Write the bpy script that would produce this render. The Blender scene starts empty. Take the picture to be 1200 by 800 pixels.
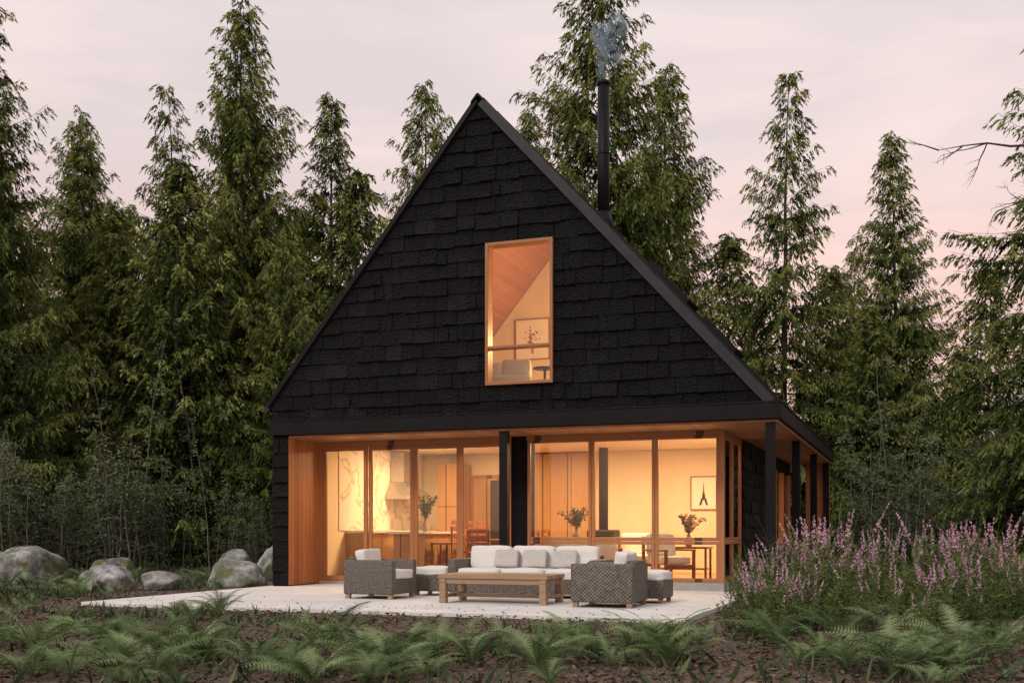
import bpy, bmesh, math, random
import numpy as np
from mathutils import Vector, Matrix, noise
random.seed(7); RNG=np.random.default_rng(7)
scene=bpy.context.scene
TH=math.radians(20.3); C_,S_=math.cos(TH),math.sin(TH)
HX,HY=-4.55,20.8
def H(x,y):            # house frame -> site frame
    return (HX+x*C_+y*S_, HY-x*S_+y*C_)
def toH(X,Y):
    dx,dy=X-HX,Y-HY
    return (dx*C_-dy*S_, dx*S_+dy*C_)

# ---------------------------------------------------------------- materials
def newmat(name):
    m=bpy.data.materials.new(name); m.use_nodes=True
    nt=m.node_tree; b=nt.nodes['Principled BSDF']; return m,nt,b
def N(nt,t,**k):
    n=nt.nodes.new(t)
    for a,v in k.items():
        if a in n.inputs: n.inputs[a].default_value=v
        else: setattr(n,a,v)
    return n
def ramp(nt,fac,stops):
    r=nt.nodes.new('ShaderNodeValToRGB'); e=r.color_ramp.elements
    while len(e)<len(stops): e.new(0.5)
    for i,(p,c) in enumerate(stops):
        e[i].position=p; e[i].color=(c[0],c[1],c[2],1)
    nt.links.new(fac,r.inputs[0]); return r.outputs[0]
def coords(nt,scale=(1,1,1),kind='Object',rot=(0,0,0)):
    tc=nt.nodes.new('ShaderNodeTexCoord'); mp=nt.nodes.new('ShaderNodeMapping')
    mp.inputs['Scale'].default_value=scale; mp.inputs['Rotation'].default_value=rot
    nt.links.new(tc.outputs[kind],mp.inputs[0]); return mp.outputs[0]
def bump(nt,b,h,st=0.3,dist=0.02):
    bn=nt.nodes.new('ShaderNodeBump'); bn.inputs['Strength'].default_value=st; bn.inputs['Distance'].default_value=dist
    nt.links.new(h,bn.inputs['Height']); nt.links.new(bn.outputs[0],b.inputs['Normal'])
def noisy(name,c1,c2,scale=5,rough=.7,stretch=(1,1,1),b_=0.2,dist=.01,spec=.3,detail=6,c3=None):
    m,nt,b=newmat(name)
    v=coords(nt,stretch); n=N(nt,'ShaderNodeTexNoise',Scale=scale,Detail=detail,Roughness=.6)
    nt.links.new(v,n.inputs['Vector'])
    st=[(.3,c1),(.7,c2)] if c3 is None else [(.3,c1),(.5,c2),(.7,c3)]
    nt.links.new(ramp(nt,n.outputs['Fac'],st),b.inputs['Base Color'])
    b.inputs['Roughness'].default_value=rough; b.inputs['Specular IOR Level'].default_value=spec
    if b_: bump(nt,b,n.outputs['Fac'],b_,dist)
    return m
def wood(name,c1,c2,axis='Z',board=.12,rough=.5):
    m,nt,b=newmat(name)
    sc={'Z':(14,14,1.2),'X':(1.2,14,14),'Y':(14,1.2,14)}[axis]
    v=coords(nt,sc); n=N(nt,'ShaderNodeTexNoise',Scale=1.3,Detail=6,Roughness=.65,Distortion=.6)
    nt.links.new(v,n.inputs['Vector'])
    tc=nt.nodes.new('ShaderNodeTexCoord'); sp=nt.nodes.new('ShaderNodeSeparateXYZ'); nt.links.new(tc.outputs['Object'],sp.inputs[0])
    ad=N(nt,'ShaderNodeMath',operation='ADD')
    others={'Z':('X','Y'),'X':('Y','Z'),'Y':('X','Z')}[axis]
    nt.links.new(sp.outputs[others[0]],ad.inputs[0]); nt.links.new(sp.outputs[others[1]],ad.inputs[1])
    dv=N(nt,'ShaderNodeMath',operation='DIVIDE'); nt.links.new(ad.outputs[0],dv.inputs[0]); dv.inputs[1].default_value=board
    fl=N(nt,'ShaderNodeMath',operation='FLOOR'); nt.links.new(dv.outputs[0],fl.inputs[0])
    wn=N(nt,'ShaderNodeTexWhiteNoise',noise_dimensions='1D'); nt.links.new(fl.outputs[0],wn.inputs['W'])
    fr=N(nt,'ShaderNodeMath',operation='FRACT'); nt.links.new(dv.outputs[0],fr.inputs[0])
    gp=N(nt,'ShaderNodeMath',operation='LESS_THAN'); nt.links.new(fr.outputs[0],gp.inputs[0]); gp.inputs[1].default_value=.045
    mm=N(nt,'ShaderNodeMath',operation='MULTIPLY_ADD'); nt.links.new(wn.outputs['Value'],mm.inputs[0]); mm.inputs[1].default_value=.35; 
    m2=N(nt,'ShaderNodeMath',operation='MULTIPLY'); nt.links.new(n.outputs['Fac'],m2.inputs[0]); m2.inputs[1].default_value=.7
    nt.links.new(m2.outputs[0],mm.inputs[2])
    col=ramp(nt,mm.outputs[0],[(.2,c1),(.8,c2)])
    mx=N(nt,'ShaderNodeMix',data_type='RGBA'); nt.links.new(gp.outputs[0],mx.inputs[0]); nt.links.new(col,mx.inputs[6]); mx.inputs[7].default_value=(c1[0]*.3,c1[1]*.3,c1[2]*.3,1)
    nt.links.new(mx.outputs[2],b.inputs['Base Color']); b.inputs['Roughness'].default_value=rough
    bump(nt,b,n.outputs['Fac'],.15,.005); return m

M={}
M['cedar_v']=wood('cedar_boards_vertical',(.26,.08,.028),(.50,.19,.065),'Z',.14)
M['cedar_y']=wood('cedar_boards',(.28,.11,.038),(.46,.195,.075),'Y',.12)
M['frame']=wood('fir_frame',(.28,.11,.04),(.44,.19,.075),'Z',3.0,.4)
M['oak']=wood('oak_panel',(.38,.21,.095),(.50,.30,.145),'Z',.6,.4)
M['floor']=wood('oak_floor',(.35,.20,.10),(.48,.30,.16),'Y',.15,.35)
M['teak']=wood('weathered_teak',(.26,.17,.10),(.42,.29,.18),'X',.11,.6)
M['redwood']=wood('red_wood',(.22,.065,.03),(.32,.11,.05),'Z',.5,.4)
M['metal']=noisy('black_metal',(.005,.005,.006),(.009,.009,.010),4,.5,b_=.05,spec=.15)
M['roofm']=noisy('roof_membrane',(.012,.013,.015),(.028,.029,.032),3,.5,(1,1,1),.2,spec=.3)
M['plaster']=noisy('warm_plaster',(.70,.60,.46),(.77,.67,.53),2,.8,b_=.03)
M['concrete']=noisy('pale_concrete',(.58,.56,.54),(.76,.74,.72),1.2,.75,b_=.12,dist=.004,detail=10)
M['plinth']=noisy('concrete_plinth',(.30,.28,.26),(.42,.40,.37),3,.8,b_=.1)
M['cushion']=noisy('linen_cushion',(.66,.64,.61),(.74,.72,.69),60,.9,b_=.15,dist=.003)
M['pillow']=noisy('grey_linen',(.40,.38,.36),(.55,.53,.50),50,.9,b_=.15,dist=.003)
M['white']=noisy('white_paper',(.78,.76,.72),(.82,.8,.76),3,.8,b_=0)
M['darkbody']=noisy('dark_iron',(.02,.018,.016),(.035,.03,.028),10,.5,b_=.05)
M['steel']=noisy('brushed_steel',(.4,.38,.36),(.5,.48,.46),10,.3,b_=.02)
M['steel'].node_tree.nodes['Principled BSDF'].inputs['Metallic'].default_value=.8
M['ceramic']=noisy('ceramic',(.25,.2,.16),(.35,.3,.25),5,.4,b_=.02)
m,nt,b=newmat('veined_marble'); v=coords(nt,(1,1,1),rot=(.5,.3,.8)); n=N(nt,'ShaderNodeTexNoise',Scale=.7,Detail=8,Roughness=.5,Distortion=.9)
nt.links.new(v,n.inputs['Vector']); nt.links.new(ramp(nt,n.outputs['Fac'],[(.0,(.76,.71,.63)),(.475,(.75,.70,.62)),(.5,(.50,.41,.31)),(.52,(.76,.71,.63))]),b.inputs['Base Color']); b.inputs['Roughness'].default_value=.25; M['marble']=m
m,nt,b=newmat('charred_shingle'); v=coords(nt,(16,16,3.5)); n=N(nt,'ShaderNodeTexNoise',Scale=1.8,Detail=8,Roughness=.72,Distortion=.5); nt.links.new(v,n.inputs['Vector'])
vv=coords(nt,(19,19,30)); n3=N(nt,'ShaderNodeTexVoronoi',Scale=1.0); nt.links.new(vv,n3.inputs['Vector'])
at=N(nt,'ShaderNodeAttribute',attribute_name='tint')
mu=N(nt,'ShaderNodeMath',operation='MULTIPLY_ADD'); nt.links.new(at.outputs['Fac'],mu.inputs[0]); mu.inputs[1].default_value=.5
m2=N(nt,'ShaderNodeMath',operation='MULTIPLY'); nt.links.new(n.outputs['Fac'],m2.inputs[0]); m2.inputs[1].default_value=.55; nt.links.new(m2.outputs[0],mu.inputs[2])
nt.links.new(ramp(nt,mu.outputs[0],[(.2,(.0012,.0012,.0018)),(.6,(.0045,.0046,.0065)),(1,(.026,.026,.034))]),b.inputs['Base Color'])
b.inputs['Specular IOR Level'].default_value=.26
rg=N(nt,'ShaderNodeMapRange'); nt.links.new(mu.outputs[0],rg.inputs[0]); rg.inputs[3].default_value=.85; rg.inputs[4].default_value=.18; nt.links.new(rg.outputs[0],b.inputs['Roughness'])
hs_=N(nt,'ShaderNodeMath',operation='MULTIPLY_ADD'); nt.links.new(n3.outputs['Distance'],hs_.inputs[0]); hs_.inputs[1].default_value=.7; nt.links.new(n.outputs['Fac'],hs_.inputs[2])
bump(nt,b,hs_.outputs[0],1.0,.07); M['shingle']=m
m=bpy.data.materials.new('window_glass'); m.use_nodes=True; nt=m.node_tree; nt.nodes.clear()
o=N(nt,'ShaderNodeOutputMaterial'); mx=N(nt,'ShaderNodeMixShader'); tr=N(nt,'ShaderNodeBsdfTransparent'); tr.inputs[0].default_value=(.97,.98,.97,1)
gl=N(nt,'ShaderNodeBsdfGlossy',Roughness=.0); gl.inputs[0].default_value=(.9,.9,.9,1); fr=N(nt,'ShaderNodeFresnel',IOR=1.5)
nt.links.new(fr.outputs[0],mx.inputs[0]); nt.links.new(tr.outputs[0],mx.inputs[1]); nt.links.new(gl.outputs[0],mx.inputs[2]); nt.links.new(mx.outputs[0],o.inputs[0]); M['glass']=m
m,nt,b=newmat('woven_wicker'); tc=N(nt,'ShaderNodeTexCoord'); sp=N(nt,'ShaderNodeSeparateXYZ'); nt.links.new(tc.outputs['Object'],sp.inputs[0])
ad=N(nt,'ShaderNodeMath',operation='ADD'); nt.links.new(sp.outputs['X'],ad.inputs[0]); nt.links.new(sp.outputs['Y'],ad.inputs[1])
def sinw(src,f):
    a=N(nt,'ShaderNodeMath',operation='MULTIPLY'); nt.links.new(src,a.inputs[0]); a.inputs[1].default_value=f
    s=N(nt,'ShaderNodeMath',operation='SINE'); nt.links.new(a.outputs[0],s.inputs[0]); return s.outputs[0]
p=N(nt,'ShaderNodeMath',operation='MULTIPLY'); nt.links.new(sinw(ad.outputs[0],110),p.inputs[0]); nt.links.new(sinw(sp.outputs['Z'],130),p.inputs[1])
nz=N(nt,'ShaderNodeTexNoise',Scale=30,Detail=3); nt.links.new(tc.outputs['Object'],nz.inputs['Vector'])
q0=N(nt,'ShaderNodeMath',operation='MULTIPLY_ADD'); nt.links.new(p.outputs[0],q0.inputs[0]); q0.inputs[1].default_value=.30; nt.links.new(nz.outputs['Fac'],q0.inputs[2]); q=q0
nt.links.new(ramp(nt,q.outputs[0],[(.15,(.03,.025,.02)),(.55,(.12,.10,.082)),(.9,(.22,.19,.155))]),b.inputs['Base Color']); b.inputs['Roughness'].default_value=.6
bump(nt,b,q.outputs[0],.8,.01); M['wicker']=m
def foliage(name,stops,rough=.6,trans=.25,var=.22):
    m,nt,b=newmat(name); at=N(nt,'ShaderNodeAttribute',attribute_name='tint'); oi=N(nt,'ShaderNodeObjectInfo')
    a=N(nt,'ShaderNodeMath',operation='MULTIPLY_ADD'); nt.links.new(oi.outputs['Random'],a.inputs[0]); a.inputs[1].default_value=var
    s=N(nt,'ShaderNodeMath',operation='SUBTRACT'); nt.links.new(at.outputs['Fac'],s.inputs[0]); s.inputs[1].default_value=var/2
    nt.links.new(s.outputs[0],a.inputs[2])
    col=ramp(nt,a.outputs[0],stops)
    nt.nodes.remove(b); df=N(nt,'ShaderNodeBsdfDiffuse'); nt.links.new(col,df.inputs[0]); out=df
    if trans:
        t=N(nt,'ShaderNodeBsdfTranslucent'); nt.links.new(col,t.inputs[0]); x=N(nt,'ShaderNodeMixShader'); x.inputs[0].default_value=trans
        nt.links.new(df.outputs[0],x.inputs[1]); nt.links.new(t.outputs[0],x.inputs[2]); out=x
    nt.links.new(out.outputs[0],nt.nodes['Material Output'].inputs[0]); return m
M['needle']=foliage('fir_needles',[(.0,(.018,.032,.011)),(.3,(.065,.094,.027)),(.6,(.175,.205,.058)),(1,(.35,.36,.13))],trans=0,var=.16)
M['leaf']=foliage('understory_leaves',[(0,(.028,.040,.022)),(.5,(.075,.105,.05)),(1,(.17,.20,.10))],trans=0)
M['fern']=foliage('fern_fronds',[(0,(.05,.085,.035)),(.5,(.16,.23,.10)),(1,(.33,.40,.21))],trans=.2)
M['heath']=foliage('heather_green',[(0,(.04,.06,.025)),(.5,(.12,.16,.055)),(1,(.22,.25,.10))],trans=0)
M['pink']=foliage('heather_flowers',[(0,(.30,.15,.24)),(.5,(.60,.36,.48)),(1,(.80,.58,.68))],trans=0)
M['litter']=foliage('leaf_litter',[(0,(.03,.02,.013)),(.5,(.12,.08,.055)),(1,(.28,.20,.14))],trans=0)
M['orangefl']=foliage('dried_flowers',[(0,(.3,.12,.05)),(1,(.6,.35,.2))],trans=0)
M['bark']=noisy('bark',(.035,.028,.022),(.08,.065,.05),6,.9,(3,3,.6),.4,.02,c3=(.14,.12,.10))
M['greybark']=noisy('grey_bark',(.10,.09,.08),(.24,.22,.19),8,.9,(3,3,.6),0,.02)
# ------------------------------------------------ mesh helpers
def link(ob,parent=None,coll=None):
    (coll or scene.collection).objects.link(ob)
    if parent: ob.parent=parent
    return ob
def empty(name,x=0,y=0,z=0,rot=0):
    e=bpy.data.objects.new(name,None); e.location=(x,y,z); e.rotation_euler=(0,0,rot); e.empty_display_size=.3; return link(e)
def hempty(name,x,y,z=0,rot=0):
    w=H(x,y); return empty(name,w[0],w[1],z,-TH+rot)
def mesh(name,vs,fs,mat,parent=None,smooth=False):
    me=bpy.data.meshes.new(name); me.from_pydata([tuple(v) for v in vs],[],fs); me.update()
    if mat: me.materials.append(mat)
    if smooth: me.polygons.foreach_set('use_smooth',[True]*len(me.polygons))
    return link(bpy.data.objects.new(name,me),parent)
def box(name,x0,x1,y0,y1,z0,z1,mat,parent=None,bev=0,seg=2):
    vs=[(x,y,z) for z in(z0,z1) for y in(y0,y1) for x in(x0,x1)]
    fs=[(0,2,3,1),(4,5,7,6),(0,1,5,4),(2,6,7,3),(0,4,6,2),(1,3,7,5)]
    ob=mesh(name,vs,fs,mat,parent)
    if bev:
        md=ob.modifiers.new('b','BEVEL'); md.width=bev; md.segments=seg
        if seg>2: ob.data.polygons.foreach_set('use_smooth',[True]*6)
    return ob
def cushion(name,x0,x1,y0,y1,z0,z1,mat,parent,rx=0):
    bm=bmesh.new(); bmesh.ops.create_cube(bm,size=1); bmesh.ops.subdivide_edges(bm,edges=bm.edges[:],cuts=7,use_grid_fill=True)
    sx,sy,sz=x1-x0,y1-y0,z1-z0; rng=random.Random(len(name)*13+int(x0*77))
    ox=rng.random()*50
    mn=min(sx,sy,sz)
    for v in bm.verts:
        p=v.co*2; q=[0,0,0]
        for i in range(3):
            o=[abs(p[j]) for j in range(3) if j!=i]
            q[i]=p[i]*(1-.16*(max(o)**4)*(1 if (sx,sy,sz)[i]==mn else .25))
        nz=noise.noise(Vector((p[0]*1.7+ox,p[1]*1.7,p[2]*1.7)))*.02
        v.co=Vector((q[0]*sx/2,q[1]*sy/2,q[2]*sz/2)); v.co+=Vector((nz*.6,nz*.6,nz))
    me=bpy.data.meshes.new(name); bm.to_mesh(me); bm.free(); me.materials.append(mat); me.polygons.foreach_set('use_smooth',[True]*len(me.polygons))
    ob=link(bpy.data.objects.new(name,me),parent); ob.location=((x0+x1)/2,(y0+y1)/2,(z0+z1)/2); ob.rotation_euler=(rx,0,0)
    md=ob.modifiers.new('s','SUBSURF'); md.levels=1; md.render_levels=1
    return ob
def prism(name,poly,y0,y1,mat,parent):   # poly in XZ
    n=len(poly); vs=[(x,y0,z) for x,z in poly]+[(x,y1,z) for x,z in poly]
    fs=[tuple(range(n)),tuple(range(2*n-1,n-1,-1))]+[(i,i+n,(i+1)%n+n,(i+1)%n) for i in range(n)]
    ob=mesh(name,vs,fs,mat,parent); bm=bmesh.new(); bm.from_mesh(ob.data); bmesh.ops.recalc_face_normals(bm,faces=bm.faces[:]); bm.to_mesh(ob.data); bm.free(); return ob
def tube(pts,rads,sides=8):
    vs=[];fs=[]
    for i,(p,r) in enumerate(zip(pts,rads)):
        p=Vector(p); d=(Vector(pts[min(i+1,len(pts)-1)])-Vector(pts[max(i-1,0)])).normalized()
        a=d.orthogonal().normalized() if abs(d.z)<.9 else Vector((1,0,0)); a=(a-d*a.dot(d)).normalized(); b_=d.cross(a)
        for k in range(sides):
            t=2*math.pi*k/sides; vs.append(tuple(p+a*math.cos(t)*r+b_*math.sin(t)*r))
    for i in range(len(pts)-1):
        for k in range(sides):
            fs.append((i*sides+k,i*sides+(k+1)%sides,(i+1)*sides+(k+1)%sides,(i+1)*sides+k))
    fs.append(tuple(range(sides))[::-1]); fs.append(tuple((len(pts)-1)*sides+k for k in range(sides)))
    return vs,fs
def cyl(name,x,y,z0,z1,r,mat,parent,sides=20,r2=None):
    vs,fs=tube([(x,y,z0),(x,y,z1)],[r,r if r2 is None else r2],sides); return mesh(name,vs,fs,mat,parent,True if sides>12 else False)
class Acc:
    def __init__(s): s.V=[];s.F=[];s.n=0;s.T=[];s.MI=[]
    def quads(s,Q,tint,mi=0):   # Q (n,4,3)
        n=len(Q); s.V.append(Q.reshape(-1,3)); s.F.append((np.arange(n*4).reshape(-1,4)+s.n)); s.n+=n*4
        s.T.append(np.repeat(tint,4)); s.MI.append(np.full(n,mi,dtype=np.int32))
    def tube(s,pts,rads,sides=6,mi=0,tint=.3):
        vs,fs=tube(pts,rads,sides); f=np.array([q for q in fs[:-2] if len(q)==4])
        s.V.append(np.array(vs)); s.F.append(f+s.n); s.n+=len(vs); s.T.append(np.full(len(vs),tint)); s.MI.append(np.full(len(f),mi,dtype=np.int32))
    def build(s,name,mats):
        V=np.concatenate(s.V).astype(np.float32);F=np.concatenate(s.F).astype(np.int32);T=np.concatenate(s.T).astype(np.float32);MI=np.concatenate(s.MI)
        me=bpy.data.meshes.new(name); me.vertices.add(len(V)); me.vertices.foreach_set('co',V.ravel())
        me.loops.add(F.size); me.loops.foreach_set('vertex_index',F.ravel()); me.polygons.add(len(F))
        me.polygons.foreach_set('loop_start',np.arange(0,F.size,4,dtype=np.int32)); me.polygons.foreach_set('loop_total',np.full(len(F),4,dtype=np.int32))
        me.polygons.foreach_set('material_index',MI)
        for m_ in mats: me.materials.append(m_)
        a=me.attributes.new('tint','FLOAT','POINT'); a.data.foreach_set('value',T)
        me.update(calc_edges=True); me.validate(); return me
def nrm(a): return a/np.maximum(np.linalg.norm(a,axis=-1,keepdims=True),1e-6)
def leafq(B,D,L,W,rng):
    n=len(B); R=nrm(np.cross(D,nrm(rng.normal(size=(n,3))))); L=np.broadcast_to(L,(n,))[:,None]; W=np.broadcast_to(W,(n,))[:,None]
    mid=B+D*L*.45
    return np.stack([B,mid+R*W,B+D*L,mid-R*W],1)

# ------------------------------------------------ conifers
def fir(name,seed,Hh,R,spacing=.30,perw=6,sparse=0.,droop=.35,base=.05,needle=.19,nw=.019,step=.075,ndens=.028):
    r=np.random.default_rng(seed); A=Acc()
    npt=12; bx=np.cumsum(r.normal(0,.03,npt)); by=np.cumsum(r.normal(0,.03,npt))
    A.tube([(bx[i],by[i],Hh*i/(npt-1)) for i in range(npt)],[max(.012,.0095*Hh*(1-i/(npt-1))**.9) for i in range(npt)],8,0)
    z=base*Hh; ph=0
    while z<Hh*.99:
        h=z/Hh
        prof=(1-h)**.80*(min(1,.75+h*1.6))
        k=max(5,int(round(perw*(.7+.4*(1-h)))))
        ph+=r.random()*2
        zone=.86+.16*math.sin(z*1.9+seed)+.14*r.random()
        for j in range(k):
            if r.random()<sparse: continue
            az=ph+2*math.pi*j/k+r.normal(0,.22)
            L=R*prof*zone*(.56+.54*r.random()); 
            if r.random()<.12: L*=1.25
            L=max(L,.22)
            zz=z+r.normal(0,spacing*.5)
            a=.8*h**1.5+.10+r.normal(0,.09)- .10*(1-h); b_=droop*(1.1-h*.6)*(.7+.6*r.random())
            dh=np.array([math.cos(az),math.sin(az),0]); lat=np.array([-math.sin(az),math.cos(az),0])
            curl=r.normal(0,.15)
            nn=max(6,int(L/step)); s=(np.arange(nn)+r.random(nn))/nn; s=.14+.86*s
            def P(s): 
                s=np.asarray(s)[:,None]
                return np.array([0,0,zz])+dh*(L*s)+lat*(L*curl*s*s)+np.array([0,0,1])*L*(a*s-b_*s*s+.20*s**5)
            ss=np.linspace(0,1,5); pp=P(ss)
            A.tube([tuple(x) for x in pp],[max(.005,.009*L*(1-x)) for x in ss],4,0)
            B=P(s); side=np.where(r.random(nn)<.5,-1.,1.)
            D=nrm((dh*.75)[None]+lat[None]*side[:,None]*(.65+.4*r.random(nn))[:,None]+np.array([0,0,-1])*(.2+.7*r.random(nn))[:,None])
            tl=np.clip(.46*L*(1.1-s)*(.5+.8*r.random(nn)),.22,.95)
            B=np.concatenate([B,P([.9,.97])]); D=np.concatenate([D,nrm(np.array([dh+[0,0,.1-.1*b_],dh+[0,0,-.2]]))]); tl=np.concatenate([tl,[.36,.3]]); s2=np.concatenate([s,[.95,1]])
            m_=np.maximum((tl/ndens).astype(int),6); idx=np.repeat(np.arange(len(B)),m_)
            n=len(idx); q=r.random(n)
            hang=np.array([0,0,-1])*(tl[idx]*.75*q*q)[:,None]
            Pb=B[idx]+D[idx]*(tl[idx]*q)[:,None]*.9+hang
            sd=nrm(np.cross(D[idx],np.array([0,0,1.])))*np.where(r.random(n)<.5,-1,1)[:,None]
            LD=nrm(D[idx]*.75+sd*.40+r.normal(0,.22,(n,3))+np.array([0,0,-.45])-np.array([0,0,.5])*q[:,None])
            ll=needle*(.6+.8*r.random(n))*(1.1-.4*q)
            Q=leafq(Pb,LD,ll,nw*(.7+.6*r.random(n)),r)
            bt=r.normal(0,.12)
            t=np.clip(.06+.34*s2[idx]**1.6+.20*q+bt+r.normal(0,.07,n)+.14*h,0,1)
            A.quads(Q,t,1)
        z+=spacing*(.7+.6*r.random())*(1.15-.55*h)
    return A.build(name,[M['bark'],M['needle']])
firs=[fir('fir_a',1,18,4.5,.33,8),fir('fir_b',2,18,4.1,.35,8,.05,.5),fir('fir_c',3,18,5.0,.40,8,.06,.38),fir('fir_d',4,16,4.0,.46,7,.14,.55),fir('fir_e',5,12,3.7,.33,8,.04,.42,step=.12,ndens=.042,nw=.028)]
FH=[18,18,18,16,12]
trees=[(-15.6,32,17.3,0,1.05),(-14.6,37,14.3,1,1.15),(-17.8,38,14.5,2,1.0),(-12.5,41,17.6,3,.9),(-9.1,37.5,19.3,0,1.0),(-10.6,34.5,12.6,4,1.1),(-12.6,35,11.5,1,1.2),
(-6.9,42,17.6,1,1.05),(-3.5,45.5,20.0,2,.95),(-5.4,38,13.4,4,1.05),(-7.2,35.0,10.5,2,1.15),(-1.3,43,16.5,0,1.0),(-10.8,44,18.5,1,1.0),(-17,44,18,2,.95),
(3.1,40,23.5,2,1.05),(6.4,46,20.5,0,1.0),(0.9,47,19.0,1,1.0),
(9.35,38,16.9,3,1.0),(9.0,44,12.8,4,1.2),(13.6,38,14.9,1,1.05),(14.6,46,13.0,2,.95),(12.0,41,10.8,4,1.2),(11.6,36,8.5,1,1.4),(16.0,37,10.0,4,1.15),(15.3,30,16.8,3,1.2),(19.0,37,12.0,0,1.0)]
rr=random.Random(3)
for (x,y,h,v,w) in trees:
    o=link(bpy.data.objects.new('fir_tree',firs[v])); o.location=(x,y,-.1); s=h/FH[v]
    o.scale=(s*w,s*w,s); o.rotation_euler=(rr.uniform(-.02,.02),rr.uniform(-.02,.02),rr.uniform(0,6.28))
fc=bpy.data.collections.new('distant_forest_trees')
for i in range(54):
    d=rr.uniform(50,70)
    if i<36: u=rr.uniform(-.60,.14); hh=d*rr.uniform(.22,.32)
    else: u=rr.uniform(.14,.62); hh=d*rr.uniform(.12,.20)
    x=u*d
    v=rr.choice([4,4,3]); o=bpy.data.objects.new('far_fir',firs[v]); fc.objects.link(o); o.location=(x,d,-.2); s=hh/FH[v]; o.scale=(s*1.15,s*1.15,s); o.rotation_euler=(0,0,rr.uniform(0,6.3))
e=empty('distant_forest'); e.instance_type='COLLECTION'; e.instance_collection=fc
A=Acc(); r=np.random.default_rng(77)
A.tube([(0,0,0),(.1,0,4),(.0,.1,8),(.1,0,11)],[.16,.13,.09,.03],8,0)
def twig(p,d,L,rad,dep):
    n=6; P=[np.array(p,float)]
    for i in range(n): d=nrm(d+r.normal(0,.12,3)); P.append(P[-1]+d*L/n)
    A.tube([tuple(x) for x in P],[rad*(1-i/(n+1)) for i in range(n+1)],5,0)
    if dep:
        for k in range(5): i=r.integers(2,n+1); twig(P[i],nrm(d+r.normal(0,.6,3)),L*.35,rad*.4,dep-1)
twig((0,0,8.0),np.array([-1,.1,-.02]),2.5,.04,2); twig((0,0,7.2),np.array([-.8,.3,.1]),1.5,.03,2); twig((0,0,9.2),np.array([-.5,-.6,.3]),1.4,.03,1)
o=link(bpy.data.objects.new('dead_tree',A.build('dead_tree',[M['bark']]))); o.location=(10.4,20,-.1)
# ------------------------------------------------ understory saplings
def sapling(name,seed,h=4.5,stems=6,leaf=.085,nl=14):
    r=np.random.default_rng(seed); A=Acc()
    for k in range(stems):
        az=r.random()*6.28; le=r.uniform(.03,.2); hh=h*r.uniform(.5,1.1)
        n=8; ws=np.cumsum(r.normal(0,.05,(n,2)),0); base=r.normal(0,.6,2)
        pts=np.array([[base[0]+math.cos(az)*le*hh*(i/(n-1))**1.4+ws[i,0],base[1]+math.sin(az)*le*hh*(i/(n-1))**1.4+ws[i,1],hh*i/(n-1)] for i in range(n)])
        A.tube([tuple(p) for p in pts],[max(.007,.026*(1-i/n)) for i in range(n)],5,0)
        for b_ in range(26):
            t=r.uniform(.15,1)*(n-1); i=min(int(t),n-2); p=pts[i]+(pts[i+1]-pts[i])*(t-i)
            a2=r.random()*6.28; L=r.uniform(.4,1.3)*(1.15-t/(n)); d=np.array([math.cos(a2),math.sin(a2),r.uniform(-.1,.6)])
            d=nrm(d); q=p+d*L; mid=(p+q)/2+[0,0,.05]; e_=q-[0,0,.15*L]
            A.tube([tuple(p),tuple(mid),tuple(e_)],[.007,.005,.003],3,0)
            m_=nl; s=r.uniform(.25,1.05,m_); B=p+(e_-p)*s[:,None]+r.normal(0,.06,(m_,3)); D=nrm(r.normal(0,1,(m_,3))*[1,1,.35]+[0,0,-.15])
            A.quads(leafq(B,D,leaf*r.uniform(.7,1.5,m_),leaf*.36,r),np.clip(.15+.12*t+r.normal(0,.15,m_)-.1,0,1),1)
    return A.build(name,[M['greybark'],M['leaf']])
saps=[sapling('sapling_a',11,5.0,6),sapling('sapling_b',12,6.2,5),sapling('sapling_c',13,3.4,7)]
sp_pos=[]
for i in range(38):
    y=rr.uniform(26.5,35); x=-y*rr.uniform(.19,.50); sp_pos.append((x,y))
for i in range(26):
    y=rr.uniform(30,38); x=y*rr.uniform(.31,.50); sp_pos.append((x,y))
for x,y in sp_pos:
    o=link(bpy.data.objects.new('sapling_tree',rr.choice(saps))); s=rr.uniform(.45,1.0); o.location=(x,y,-.08); o.scale=(s,s,s); o.rotation_euler=(0,0,rr.uniform(0,6.3))
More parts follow.
